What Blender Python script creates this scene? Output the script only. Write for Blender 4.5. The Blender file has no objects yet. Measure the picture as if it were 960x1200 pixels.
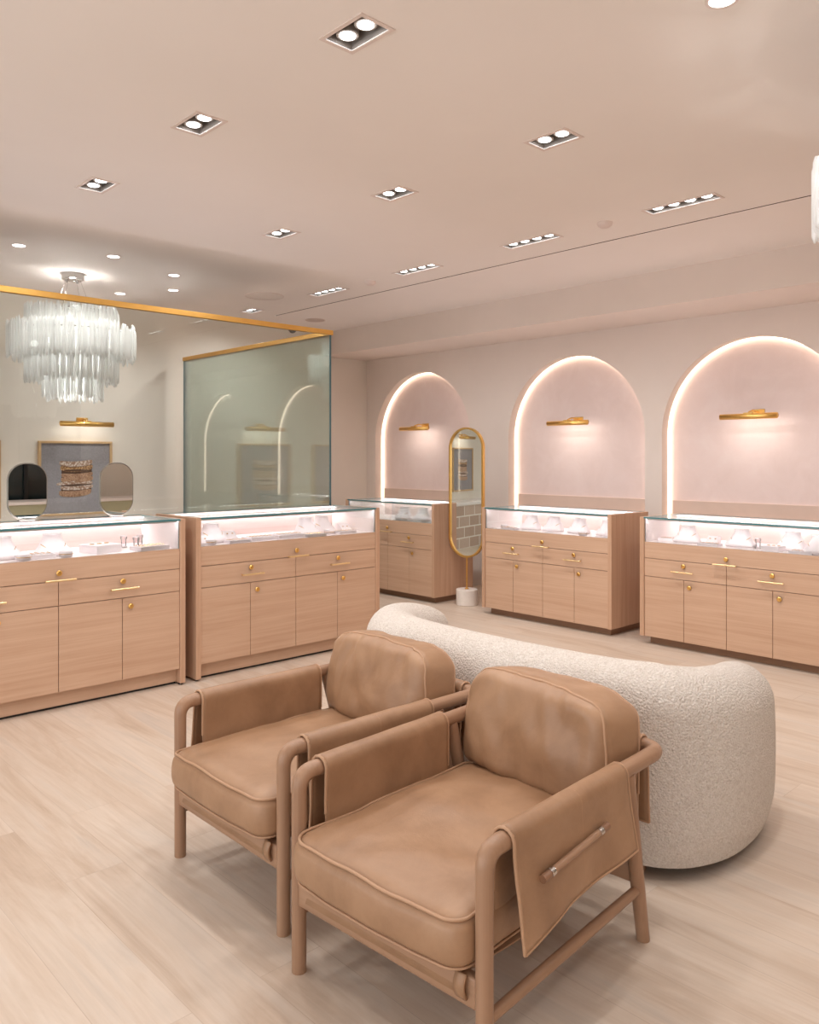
import bpy, bmesh, math, random
from mathutils import Vector, Matrix, noise

# ------------------------------------------------------------------ camera, world, exposure
C = bpy.context.scene.collection
scn = bpy.context.scene
PI = math.pi
F_PX, V0, YAW, EYE = 944.0, 535.7, 46.51, 1.40       # for a 960 x 1200 frame
cam = bpy.data.cameras.new('camera')
cam.sensor_fit = 'AUTO'
cam.sensor_width = 36.0
cam.lens = F_PX / 1200.0 * 36.0
cam.shift_y = -(600.0 - V0) / 1200.0
cam.clip_start = 0.05
camo = bpy.data.objects.new('camera', cam)
C.objects.link(camo)
camo.location = (0, 0, EYE)
camo.rotation_euler = (PI / 2, 0, math.radians(YAW - 90))
scn.camera = camo

world = bpy.data.worlds.new('world')
scn.world = world
world.use_nodes = True
bg = world.node_tree.nodes['Background']
bg.inputs[0].default_value = (0.95, 0.98, 1.0, 1)
bg.inputs[1].default_value = 1.5

scn.view_settings.view_transform = 'Standard'
scn.view_settings.look = 'None'
scn.view_settings.gamma = 1.0
scn.view_settings.exposure = 0.60
scn.view_settings.use_curve_mapping = False
scn.cycles.max_bounces = 14
scn.cycles.diffuse_bounces = 6
scn.cycles.glossy_bounces = 6
scn.cycles.transparent_max_bounces = 24
scn.cycles.caustics_reflective = False
scn.cycles.caustics_refractive = False
scn.cycles.sample_clamp_indirect = 4.0

W_TWIN, W_QUAD, W_ROUND = 12.0, 9.0, 25.0              # watts per lamp
E_LED, E_CASE, W_PIC = 3.8, 11.0, 0.6

# ------------------------------------------------------------------ helpers
def lin(r, g, b):
    f = lambda v: (v / 255 / 12.92) if v / 255 <= 0.04045 else ((v / 255 + 0.055) / 1.055) ** 2.4
    return (f(r), f(g), f(b), 1)

class NT:
    def __init__(s, name):
        s.m = bpy.data.materials.new(name); s.m.use_nodes = True
        s.t = s.m.node_tree; s.n = s.t.nodes
        s.b = s.n['Principled BSDF']; s.out = s.n['Material Output']
    def new(s, kind, **kw):
        n = s.n.new(kind)
        for k, v in kw.items(): setattr(n, k, v)
        return n
    def ln(s, a, b): s.t.links.new(a, b)
    def coords(s, scale=(1, 1, 1), rot=(0, 0, 0), kind='Object'):
        tc = s.new('ShaderNodeTexCoord'); mp = s.new('ShaderNodeMapping')
        mp.inputs['Scale'].default_value = scale; mp.inputs['Rotation'].default_value = rot
        s.ln(tc.outputs[kind], mp.inputs['Vector']); return mp.outputs['Vector']
    def noise(s, vec, scale, detail=4, rough=0.55, dist=0.0):
        n = s.new('ShaderNodeTexNoise'); s.ln(vec, n.inputs['Vector'])
        n.inputs['Scale'].default_value = scale; n.inputs['Detail'].default_value = detail
        n.inputs['Roughness'].default_value = rough; n.inputs['Distortion'].default_value = dist
        return n.outputs['Fac']
    def ramp(s, fac, stops):
        r = s.new('ShaderNodeValToRGB'); s.ln(fac, r.inputs['Fac'])
        e = r.color_ramp.elements
        while len(e) < len(stops): e.new(0.5)
        for k, (p, c) in enumerate(stops): e[k].position = p; e[k].color = c
        return r.outputs['Color']
    def mix(s, fac, a, b, mode='MIX'):
        m = s.new('ShaderNodeMix', data_type='RGBA', blend_type=mode)
        for sock, v in ((m.inputs[0], fac), (m.inputs[6], a), (m.inputs[7], b)):
            if hasattr(v, 'links'): s.ln(v, sock)
            else: sock.default_value = v
        return m.outputs[2]
    def bump(s, h, strength, dist=0.01):
        b = s.new('ShaderNodeBump'); s.ln(h, b.inputs['Height'])
        b.inputs['Strength'].default_value = strength; b.inputs['Distance'].default_value = dist
        s.ln(b.outputs['Normal'], s.b.inputs['Normal'])
    def set(s, col=None, rough=None, metal=None, spec=None):
        if col is not None:
            if hasattr(col, 'links'): s.ln(col, s.b.inputs['Base Color'])
            else: s.b.inputs['Base Color'].default_value = col
        if rough is not None: s.b.inputs['Roughness'].default_value = rough
        if metal is not None: s.b.inputs['Metallic'].default_value = metal
        if spec is not None: s.b.inputs['Specular IOR Level'].default_value = spec
        return s.m

def plain(name, col, rough=0.5, metal=0.0, spec=0.5, mottled=0.03, nscale=6):
    t = NT(name)
    v = t.coords()
    f = t.noise(v, nscale, 3)
    lo = tuple(c * (1 - mottled) for c in col[:3]) + (1,)
    hi = tuple(min(1, c * (1 + mottled)) for c in col[:3]) + (1,)
    return t.set(t.ramp(f, [(0.3, lo), (0.7, hi)]), rough, metal, spec)

def emit(name, col, strength):
    t = NT(name); t.n.remove(t.b)
    e = t.new('ShaderNodeEmission'); e.inputs[0].default_value = col; e.inputs[1].default_value = strength
    t.ln(e.outputs[0], t.out.inputs[0]); return t.m

def wood(name, axis, base, dark, light, rough=0.42):
    t = NT(name)
    sc = [26, 26, 26]; sc[axis] = 0.9
    sc2 = [120, 120, 120]; sc2[axis] = 2.4
    a = t.noise(t.coords(tuple(sc)), 1.0, 5, 0.6, 0.4)
    b = t.noise(t.coords(tuple(sc2)), 1.0, 3, 0.6)
    big = t.noise(t.coords((1.6, 1.6, 1.6)), 1.0, 2)
    c1 = t.ramp(a, [(0.25, dark), (0.5, base), (0.78, light)])
    c2 = t.mix(0.28, c1, t.ramp(b, [(0.3, dark), (0.65, light)]))
    c3 = t.mix(0.12, c2, t.ramp(big, [(0.35, dark), (0.65, light)]))
    t.bump(b, 0.06, 0.002)
    return t.set(c3, rough, 0, 0.4)

def glass(name, tint, boost=1.0):
    t = NT(name); t.n.remove(t.b)
    tr = t.new('ShaderNodeBsdfTransparent'); tr.inputs[0].default_value = tint
    gl = t.new('ShaderNodeBsdfGlossy'); gl.inputs['Roughness'].default_value = 0.0
    gl.inputs[0].default_value = (0.95, 1.0, 0.98, 1)
    fr = t.new('ShaderNodeFresnel'); fr.inputs['IOR'].default_value = 1.5
    mu = t.new('ShaderNodeMath', operation='MULTIPLY'); mu.inputs[1].default_value = boost
    mx = t.new('ShaderNodeMixShader')
    t.ln(fr.outputs[0], mu.inputs[0]); t.ln(mu.outputs[0], mx.inputs[0])
    t.ln(tr.outputs[0], mx.inputs[1]); t.ln(gl.outputs[0], mx.inputs[2]); t.ln(mx.outputs[0], t.out.inputs[0])
    return t.m

class MB:
    """collects shapes into one bmesh"""
    def __init__(s): s.bm = bmesh.new()
    def raw(s, vs, fs, mi=0):
        bv = [s.bm.verts.new(v) for v in vs]
        for f in fs:
            try:
                q = s.bm.faces.new([bv[i] for i in f]); q.material_index = mi
            except ValueError: pass
        return s
    def box(s, x0, x1, y0, y1, z0, z1, bev=0.0, mi=0, seg=2):
        t = bmesh.new()
        bmesh.ops.create_cube(t, size=1.0)
        for v in t.verts:
            v.co = Vector(((x0 + x1) / 2 + v.co.x * (x1 - x0), (y0 + y1) / 2 + v.co.y * (y1 - y0), (z0 + z1) / 2 + v.co.z * (z1 - z0)))
        if bev > 0:
            bmesh.ops.bevel(t, geom=t.edges[:], offset=bev, segments=seg, profile=0.5, affect='EDGES')
        return s.join(t, mi)
    def join(s, t, mi=0, mat=None):
        t.verts.index_update()
        vs = [(mat @ v.co if mat else v.co.copy()) for v in t.verts]
        fs = [[v.index for v in f.verts] for f in t.faces]
        t.free(); return s.raw(vs, fs, mi)
    def tube(s, pts, r, n=14, caps=True, mi=0, rfun=None):
        pts = [Vector(p) for p in pts]; m = len(pts)
        tang = []
        for i in range(m):
            a = pts[max(i - 1, 0)]; b = pts[min(i + 1, m - 1)]
            tang.append((b - a).normalized())
        up = Vector((0, 0, 1))
        if abs(tang[0].dot(up)) > 0.9: up = Vector((1, 0, 0))
        nrm = (up - tang[0] * up.dot(tang[0])).normalized()
        vs, fs = [], []
        for i in range(m):
            nrm = (nrm - tang[i] * nrm.dot(tang[i])).normalized()
            bi = tang[i].cross(nrm); rr = rfun(i / (m - 1)) * r if rfun else r
            for k in range(n):
                an = 2 * PI * k / n
                vs.append(pts[i] + (nrm * math.cos(an) + bi * math.sin(an)) * rr)
        for i in range(m - 1):
            for k in range(n):
                fs.append([i * n + k, i * n + (k + 1) % n, (i + 1) * n + (k + 1) % n, (i + 1) * n + k])
        if caps:
            fs.append(list(range(n))[::-1]); fs.append([(m - 1) * n + k for k in range(n)])
        return s.raw(vs, fs, mi)
    def lathe(s, prof, n=28, o=(0, 0, 0), mi=0, caps=True):
        vs, fs = [], []
        for (r, z) in prof:
            for k in range(n):
                a = 2 * PI * k / n
                vs.append((o[0] + r * math.cos(a), o[1] + r * math.sin(a), o[2] + z))
        m = len(prof)
        for i in range(m - 1):
            for k in range(n):
                fs.append([i * n + k, i * n + (k + 1) % n, (i + 1) * n + (k + 1) % n, (i + 1) * n + k])
        if caps:
            fs.append(list(range(n))[::-1]); fs.append([(m - 1) * n + k for k in range(n)])
        return s.raw(vs, fs, mi)
    def grid(s, nu, nv, fn, mi=0, close_u=False):
        vs = [fn(i / (nu if close_u else nu - 1), j / (nv - 1)) for i in range(nu) for j in range(nv)]
        fs = []
        for i in range(nu if close_u else nu - 1):
            for j in range(nv - 1):
                a = i * nv + j; b = ((i + 1) % nu) * nv + j
                fs.append([a, b, b + 1, a + 1])
        return s.raw(vs, fs, mi)
    def prism(s, poly, axis, a0, a1, mi=0):
        """poly: list of 2-D points; extruded along axis (0 x, 1 y, 2 z) from a0 to a1"""
        def P(p, a):
            q = list(p); q.insert(axis, a); return tuple(q)
        n = len(poly)
        vs = [P(p, a0) for p in poly] + [P(p, a1) for p in poly]
        fs = [[i, (i + 1) % n, n + (i + 1) % n, n + i] for i in range(n)] + [list(range(n))[::-1], list(range(n, 2 * n))]
        return s.raw(vs, fs, mi)

def obj(name, mb, mats, parent=None, smooth=None, loc=(0, 0, 0), rz=0.0, solid=None, subd=0, recalc=True):
    me = bpy.data.meshes.new(name)
    if recalc: bmesh.ops.recalc_face_normals(mb.bm, faces=mb.bm.faces[:])
    mb.bm.to_mesh(me); mb.bm.free()
    for m in (mats if isinstance(mats, (list, tuple)) else [mats]): me.materials.append(m)
    o = bpy.data.objects.new(name, me); C.objects.link(o)
    o.location = loc; o.rotation_euler = (0, 0, rz)
    if parent: o.parent = parent
    if smooth is not None:
        me.shade_smooth()
        if smooth < 180: me.set_sharp_from_angle(angle=math.radians(smooth))
    if solid:
        md = o.modifiers.new('solid', 'SOLIDIFY'); md.thickness = solid; md.offset = 0
    if subd:
        md = o.modifiers.new('sub', 'SUBSURF'); md.levels = subd; md.render_levels = subd
    return o

def tag(o, label, cat, group=None, kind=None):
    o['label'] = label; o['category'] = cat
    if group: o['group'] = group
    if kind: o['kind'] = kind
    return o

def thing(name, label, cat, loc=(0, 0, 0), rz=0.0, group=None):
    o = bpy.data.objects.new(name, None); C.objects.link(o)
    o.empty_display_size = 0.1
    o.location = loc; o.rotation_euler = (0, 0, rz)
    return tag(o, label, cat, group)

def struct(o):
    o['kind'] = 'structure'; return o

def dup(root, loc, rz=None, label=None, group=None):
    def cp(o, par):
        c = o.copy(); C.objects.link(c)
        if par: c.parent = par
        for ch in o.children: cp(ch, c)
        return c
    r = cp(root, None)
    r.location = loc
    if rz is not None: r.rotation_euler = (0, 0, rz)
    if label: r['label'] = label
    if group: r['group'] = group
    return r

def bend(pts, rad, seg=7):
    """polyline with rounded corners"""
    pts = [Vector(p) for p in pts]; out = [pts[0]]
    for i in range(1, len(pts) - 1):
        a, b, c = pts[i - 1], pts[i], pts[i + 1]
        d1 = (a - b).normalized(); d2 = (c - b).normalized()
        for k in range(seg + 1):
            t = k / seg
            p0 = b + d1 * rad; p2 = b + d2 * rad
            out.append(p0 * (1 - t) ** 2 + b * 2 * t * (1 - t) * 1.0 + p2 * t ** 2)
    out.append(pts[-1]); return out

def dens(pts, step):
    out = []
    pts = [Vector(p) for p in pts]
    for a, b in zip(pts[:-1], pts[1:]):
        n = max(1, int((b - a).length / step))
        out += [a.lerp(b, k / n) for k in range(n)]
    out.append(pts[-1]); return out

def catmull(pts, n):
    P = [Vector(p) for p in pts]; P = [P[0] * 2 - P[1]] + P + [P[-1] * 2 - P[-2]]
    out = []
    m = len(P) - 3
    for q in range(n):
        t = q / (n - 1) * m; i = min(int(t), m - 1); t -= i
        a, b, c, d = P[i:i + 4]
        out.append(0.5 * ((2 * b) + (c - a) * t + (2 * a - 5 * b + 4 * c - d) * t * t + (3 * b - a - 3 * c + d) * t ** 3))
    return out

# ------------------------------------------------------------------ materials
M = {}
M['ceiling'] = plain('ceiling_paint', lin(237, 229, 223), 0.85, spec=0.2, mottled=0.01, nscale=2)
M['wall'] = plain('wall_paint', lin(230, 217, 208), 0.8, spec=0.2, mottled=0.015, nscale=3)
M['wallback'] = plain('back_wall_paint', lin(232, 223, 213), 0.8, spec=0.2, mottled=0.015, nscale=3)
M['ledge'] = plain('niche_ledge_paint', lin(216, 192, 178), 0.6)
def plaster():
    t = NT('pink_plaster')
    v = t.coords()
    f = t.noise(v, 3.5, 6, 0.65, 0.6)
    t.bump(t.noise(v, 9, 5, 0.6), 0.05, 0.01)
    return t.set(t.ramp(f, [(0.25, lin(230, 209, 203)), (0.55, lin(236, 216, 211)), (0.8, lin(240, 223, 218))]), 0.75, 0, 0.25)
M['plaster'] = plaster()
def floor_mat():
    t = NT('pale_oak_planks')
    v = t.coords((1, 1, 1), (0, 0, PI / 2))
    br = t.new('ShaderNodeTexBrick'); t.ln(v, br.inputs['Vector'])
    br.offset = 0.37; br.offset_frequency = 2; br.squash = 1
    br.inputs['Scale'].default_value = 1.0
    br.inputs['Brick Width'].default_value = 1.35
    br.inputs['Row Height'].default_value = 0.2
    br.inputs['Mortar Size'].default_value = 0.0012
    br.inputs['Mortar Smooth'].default_value = 0.2
    br.inputs['Bias'].default_value = 0.0
    br.inputs['Color1'].default_value = lin(202, 186, 171)
    br.inputs['Color2'].default_value = lin(186, 167, 150)
    br.inputs['Mortar'].default_value = lin(156, 135, 118)
    # streaks along the plank, different on every plank
    wn = t.new('ShaderNodeVectorMath', operation='ADD')
    t.ln(t.coords((7.5, 0.9, 1)), wn.inputs[0])
    sc = t.new('ShaderNodeVectorMath', operation='SCALE'); t.ln(br.outputs['Color'], sc.inputs[0]); sc.inputs['Scale'].default_value = 23.0
    t.ln(sc.outputs[0], wn.inputs[1])
    st = t.noise(wn.outputs[0], 1.0, 6, 0.62, 1.1)
    col = t.mix(0.5, br.outputs['Color'], t.ramp(st, [(0.26, lin(152, 123, 99)), (0.40, lin(186, 162, 141)), (0.55, lin(206, 190, 175)), (0.72, lin(184, 175, 167))]))
    wn2 = t.new('ShaderNodeVectorMath', operation='ADD')
    t.ln(t.coords((60, 2.2, 1)), wn2.inputs[0]); t.ln(sc.outputs[0], wn2.inputs[1])
    fine = t.noise(wn2.outputs[0], 1.0, 4, 0.6, 0.5)
    col = t.mix(0.14, col, t.ramp(fine, [(0.3, lin(178, 152, 128)), (0.6, lin(228, 210, 194))]))
    t.bump(fine, 0.05, 0.002)
    return t.set(col, 0.42, 0, 0.35)
M['floor'] = floor_mat()
OAK = (lin(199, 164, 138), lin(184, 147, 120), lin(210, 178, 153))
M['oak_h'] = wood('oak_along', 0, OAK[0], OAK[1], OAK[2])
M['oak_v'] = wood('oak_upright', 2, lin(194, 157, 130), lin(178, 139, 111), lin(206, 171, 145))
M['oak_in'] = wood('washed_oak', 0, lin(216, 194, 188), lin(206, 181, 174), lin(223, 204, 199))
M['gap'] = plain('shadow_gap', lin(88, 66, 52), 0.8, spec=0.1)
M['black'] = plain('black_plastic', lin(22, 20, 20), 0.5)
M['white'] = plain('white_laminate', lin(238, 228, 226), 0.35, spec=0.4)
M['velvet'] = plain('white_leatherette', lin(236, 226, 228), 0.55, spec=0.35)
M['velvet_dim'] = plain('grey_leatherette', lin(206, 196, 198), 0.5, spec=0.35)
M['acrylic'] = glass('clear_acrylic', (0.93, 0.92, 0.94, 1), 1.6)
M['brass_pale'] = plain('pale_brass', lin(246, 218, 168), 0.34, 1.0)
M['rim'] = plain('dark_silver_rim', lin(140, 134, 126), 0.3, 1.0)
M['brass'] = plain('satin_brass', lin(236, 190, 112), 0.3, 1.0, mottled=0.05, nscale=30)
M['gold'] = plain('gold_rail', lin(232, 184, 104), 0.38, 1.0, mottled=0.04, nscale=8)
M['goldj'] = plain('gold_jewellery', lin(224, 178, 112), 0.2, 1.0)
M['silver'] = plain('brushed_silver', lin(205, 200, 196), 0.25, 1.0)
M['chrome'] = plain('chrome', lin(225, 225, 225), 0.12, 1.0)
M['mirror'] = plain('mirror', (0.86, 0.90, 0.87, 1), 0.0, 1.0, mottled=0.0)
M['mirror2'] = plain('mirror_clear', (0.93, 0.94, 0.92, 1), 0.0, 1.0, mottled=0.0)
M['glass'] = glass('partition_glass', (0.965, 0.985, 0.972, 1), 0.8)
M['glass_side'] = glass('side_glass', (0.945, 0.975, 0.962, 1), 0.8)
M['case_glass'] = glass('case_glass', (0.985, 0.995, 0.99, 1), 0.7)
M['edge'] = plain('glass_edge', lin(70, 122, 128), 0.15, spec=0.6)
M['edge_blue'] = plain('glass_edge_blue', lin(120, 160, 172), 0.15, spec=0.6)
M['fixture'] = plain('fixture_grey', lin(150, 142, 136), 0.55, 0.0)
M['trimw'] = plain('trim_white', lin(222, 206, 198), 0.5)
M['lamp'] = emit('lamp_lens', (1.0, 0.97, 0.94, 1), 5.0)
M['lamp_round'] = emit('round_lens', (1.0, 0.97, 0.95, 1), 6.0)
M['led'] = emit('warm_led', (1.0, 0.80, 0.62, 1), E_LED)
M['case_led'] = emit('case_led', (1.0, 0.93, 0.96, 1), E_CASE)
M['bulb'] = emit('bulb', (1.0, 0.98, 0.95, 1), 8.0)
M['marble'] = plain('white_marble', lin(232, 224, 217), 0.3, mottled=0.05, nscale=14)
M['art_frame'] = wood('pale_frame_wood', 2, lin(205, 170, 128), lin(186, 150, 108), lin(218, 186, 146))
def canvas():
    t = NT('grey_linen')
    f = t.noise(t.coords((1, 1, 1)), 140, 4, 0.7)
    g = t.noise(t.coords((1, 1, 1)), 3.0, 3)
    col = t.mix(0.45, t.ramp(f, [(0.3, lin(124, 120, 124)), (0.7, lin(176, 172, 178))]), t.ramp(g, [(0.3, lin(138, 134, 138)), (0.7, lin(162, 158, 164))]))
    return t.set(col, 0.8, 0, 0.2)
M['canvas'] = canvas()
def tilemat():
    t = NT('square_stone_tiles')
    br = t.new('ShaderNodeTexBrick'); t.ln(t.coords((1, 1, 1), (PI / 2, 0, 0)), br.inputs['Vector'])
    br.offset = 0.5
    br.inputs['Scale'].default_value = 1.0
    br.inputs['Brick Width'].default_value = 0.34; br.inputs['Row Height'].default_value = 0.165
    br.inputs['Mortar Size'].default_value = 0.010
    br.inputs['Color1'].default_value = lin(206, 180, 166); br.inputs['Color2'].default_value = lin(184, 156, 140)
    br.inputs['Mortar'].default_value = lin(238, 228, 220)
    return t.set(br.outputs['Color'], 0.6, 0, 0.3)
M['tile'] = tilemat()
def leather():
    t = NT('tan_leather')
    v = t.coords()
    big = t.noise(v, 5.0, 5, 0.6, 0.4)
    fine = t.noise(v, 260, 3, 0.6)
    col = t.ramp(big, [(0.28, lin(138, 104, 77)), (0.5, lin(155, 119, 90)), (0.75, lin(170, 134, 104))])
    mx = t.new('ShaderNodeMath', operation='MULTIPLY_ADD'); t.ln(fine, mx.inputs[0]); mx.inputs[1].default_value = 0.12
    t.ln(t.noise(v, 16, 4, 0.6, 0.3), mx.inputs[2])
    t.bump(mx.outputs[0], 0.12, 0.012)
    return t.set(col, 0.43, 0, 0.45)
M['leather'] = leather()
M['welt'] = plain('leather_welt', lin(176, 138, 108), 0.5)
M['chair_wood'] = wood('stained_oak', 2, lin(158, 123, 97), lin(140, 105, 81), lin(171, 136, 110), 0.38)
M['chair_wood_x'] = wood('stained_oak_along', 0, lin(158, 123, 97), lin(140, 105, 81), lin(171, 136, 110), 0.38)
M['chair_wood_y'] = wood('stained_oak_across', 1, lin(158, 123, 97), lin(140, 105, 81), lin(171, 136, 110), 0.38)
M['cap'] = plain('dark_wood_cap', lin(134, 98, 74), 0.45)
def boucle():
    t = NT('cream_boucle')
    v = t.coords()
    vo = t.new('ShaderNodeTexVoronoi'); t.ln(v, vo.inputs['Vector']); vo.inputs['Scale'].default_value = 130
    n = t.noise(v, 85, 5, 0.7, 1.5)
    ad = t.new('ShaderNodeMath', operation='MULTIPLY_ADD'); t.ln(n, ad.inputs[0]); ad.inputs[1].default_value = 1.2
    iv = t.new('ShaderNodeMath', operation='SUBTRACT'); iv.inputs[0].default_value = 1.0; t.ln(vo.outputs['Distance'], iv.inputs[1])
    t.ln(iv.outputs[0], ad.inputs[2])
    t.bump(ad.outputs[0], 0.7, 0.008)
    col = t.ramp(n, [(0.25, lin(194, 180, 168)), (0.5, lin(219, 209, 200)), (0.75, lin(237, 230, 223))])
    return t.set(col, 0.95, 0, 0.1)
M['boucle'] = boucle()
def frosted():
    t = NT('frosted_glass')
    t.set((0.93, 0.95, 0.94, 1), 0.35, 0, 0.5)
    t.n.remove(t.b)
    d = t.new('ShaderNodeBsdfDiffuse'); d.inputs[0].default_value = (0.97, 0.97, 0.965, 1)
    tl = t.new('ShaderNodeBsdfTranslucent'); tl.inputs[0].default_value = (0.985, 0.985, 0.98, 1)
    tr = t.new('ShaderNodeBsdfTransparent'); tr.inputs[0].default_value = (0.985, 0.985, 0.98, 1)
    gl = t.new('ShaderNodeBsdfGlossy'); gl.inputs['Roughness'].default_value = 0.15
    m1 = t.new('ShaderNodeMixShader'); m1.inputs[0].default_value = 0.6
    m2 = t.new('ShaderNodeMixShader'); m2.inputs[0].default_value = 0.12
    m3 = t.new('ShaderNodeMixShader'); m3.inputs[0].default_value = 0.10
    t.ln(d.outputs[0], m1.inputs[1]); t.ln(tl.outputs[0], m1.inputs[2])
    t.ln(m1.outputs[0], m2.inputs[1]); t.ln(tr.outputs[0], m2.inputs[2])
    t.ln(m2.outputs[0], m3.inputs[1]); t.ln(gl.outputs[0], m3.inputs[2])
    t.ln(m3.outputs[0], t.out.inputs[0]); return t.m
M['frosted'] = frosted()

# ------------------------------------------------------------------ room shell
HC = 2.893                      # ceiling
XW, YB = 6.61, 7.75             # arch wall, back wall
XS, ZS = 5.90, 2.613            # bulkhead face and underside
XL, YF = -2.0, -2.5             # walls behind the viewpoint
ZSILL, RA, ZSP = 0.84, 0.80, 1.60
NICHES = [6.79, 4.65, 2.88, 1.25, -0.90]
ND = 0.135

TW = [(1.82, 2.19), (1.80, 3.27), (1.80, 4.39), (3.095, 2.28), (3.08, 3.37), (3.08, 4.495), (4.49, 7.07)]
TW_OFF = [(1.82, 1.09), (0.52, 3.3), (0.52, 4.4), (3.09, -0.4), (0.52, -0.4)]  # added fixtures out of frame, extra light for the room
QD = [(4.437, 2.342), (4.443, 3.466), (4.456, 4.61), (4.470, 5.783)]
QD_OFF = [(4.437, 1.22)]  # added unseen fixture, continues the row for its light
RD = [(1.91, 6.016), (2.526, 5.863), (3.147, 6.126), (3.423, 6.679), (3.144, 7.151), (2.55, 1.205)]
SLOT = (4.826, -1.5, 7.15)

fl = struct(obj('floor', MB().box(XL, XW + 0.3, YF, YB, -0.05, 0.0), M['floor']))

holes = [(x - .062, x + .062, y - .102, y + .102) for x, y in TW + TW_OFF]
holes += [(x - .050, x + .050, y - .215, y + .215) for x, y in QD + QD_OFF]
holes += [(SLOT[0] - .007, SLOT[0] + .007, SLOT[1], SLOT[2])]
def holed(x0, x1, y0, y1, z):
    xs = sorted({x0, x1} | {h[0] for h in holes} | {h[1] for h in holes}); ys = sorted({y0, y1} | {h[2] for h in holes} | {h[3] for h in holes})
    xs = [x for x in xs if x0 <= x <= x1]; ys = [y for y in ys if y0 <= y <= y1]
    mb = MB(); idx = {}
    vs, fs = [], []
    def V(i, j):
        if (i, j) not in idx: idx[(i, j)] = len(vs); vs.append((xs[i], ys[j], z))
        return idx[(i, j)]
    for i in range(len(xs) - 1):
        for j in range(len(ys) - 1):
            cx, cy = (xs[i] + xs[i + 1]) / 2, (ys[j] + ys[j + 1]) / 2
            if any(h[0] < cx < h[1] and h[2] < cy < h[3] for h in holes): continue
            fs.append([V(i, j), V(i, j + 1), V(i + 1, j + 1), V(i + 1, j)])
    return mb.raw(vs, fs)
ce = struct(obj('ceiling', holed(XL, XW + 0.3, YF, YB + 0.1, HC), M['ceiling'], recalc=False))
# the dark linear slot is a channel let into the ceiling
sl = MB()
sl.box(SLOT[0] - .012, SLOT[0] - .007, SLOT[1], SLOT[2], HC + .001, HC + .06)
sl.box(SLOT[0] + .007, SLOT[0] + .012, SLOT[1], SLOT[2], HC + .001, HC + .06)
sl.box(SLOT[0] - .012, SLOT[0] + .012, SLOT[1], SLOT[2], HC + .055, HC + .06)
struct(obj('trim_1', sl, M['gap']))
struct(obj('trim_2', MB().box(XS, XW + .0, YF, YB, ZS, HC), M['wall']))            # bulkhead over the arches

def arch_pts(c, r, zsp, z0, n=40):
    p = [(c + r, z0)]
    for k in range(n + 1):
        a = PI * k / n
        p.append((c + r * math.cos(a), zsp + r * math.sin(a)))
    p.append((c - r, z0)); return p                     # from high Y down to low Y over the top

wl = MB()
edges = sorted(NICHES)
def wq(y0, y1, z0, z1): wl.raw([(XW, y0, z0), (XW, y1, z0), (XW, y1, z1), (XW, y0, z1)], [[0, 1, 2, 3]])
wq(YF, YB, 0, ZSILL)
prev = YF
for c in edges:
    wq(prev, c - RA, ZSILL, ZS + .01)
    ap = arch_pts(c, RA, ZSP, ZSILL)
    arc = ap[1:-1]
    for a, b in zip(arc[:-1], arc[1:]):
        wl.raw([(XW, a[0], a[1]), (XW, b[0], b[1]), (XW, b[0], ZS + .01), (XW, a[0], ZS + .01)], [[0, 1, 2, 3]])
    # reveal
    for a, b in zip(ap[:-1], ap[1:]):
        wl.raw([(XW, a[0], a[1]), (XW, b[0], b[1]), (XW + ND, b[0], b[1]), (XW + ND, a[0], a[1])], [[0, 1, 2, 3]])
    wl.raw([(XW, c - RA, ZSILL), (XW, c + RA, ZSILL), (XW + ND, c + RA, ZSILL), (XW + ND, c - RA, ZSILL)], [[0, 1, 2, 3]])
    prev = c + RA
wq(prev, YB, ZSILL, ZS + .01)
bmesh.ops.remove_doubles(wl.bm, verts=wl.bm.verts[:], dist=1e-5)
wr = struct(obj('wall_right', wl, M['wall']))
for c in NICHES:
    mb = MB()
    ap = arch_pts(c, RA, ZSP, ZSILL)
    mb.prism(ap, 0, XW + ND, XW + ND + .04)
    o = struct(obj('niche_panel', mb, M['plaster'], wr))
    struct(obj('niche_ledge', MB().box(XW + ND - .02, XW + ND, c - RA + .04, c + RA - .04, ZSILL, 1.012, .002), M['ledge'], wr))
struct(obj('wall_back', MB().box(XL, XW, YB, YB + .1, 0, HC), M['wallback']))
# wall behind the viewpoint, with a dark glazed shop entrance
mb = MB()
mb.box(XL, 3.2, YF - .1, YF, 0, HC).box(5.0, XW, YF - .1, YF, 0, HC).box(3.2, 5.0, YF - .1, YF, 2.3, HC)
struct(obj('wall_front', mb, M['wallback']))
mb = MB().box(3.2, 5.0, YF - .09, YF - .06, 0, 2.3)
dr = struct(obj('door_1', mb, plain('dark_entrance_glass', lin(34, 44, 46), 0.1)))
mb = MB()
for x in (3.2, 4.08, 4.94): mb.box(x, x + .06, YF - .06, YF - .01, 0, 2.3, .004)
mb.box(3.2, 5.0, YF - .06, YF - .01, 2.24, 2.3, .004)
struct(obj('door_frame', mb, M['black'], dr))
# wall to the left of the viewpoint: unseen opening added to let world light fill the room
mb = MB()
mb.box(XL - .1, XL, YF, -2.0, 0, HC).box(XL - .1, XL, 5.2, YB, 0, HC).box(XL - .1, XL, -2.0, 5.2, 2.6, HC)
struct(obj('wall_left', mb, M['wallback']))

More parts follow.
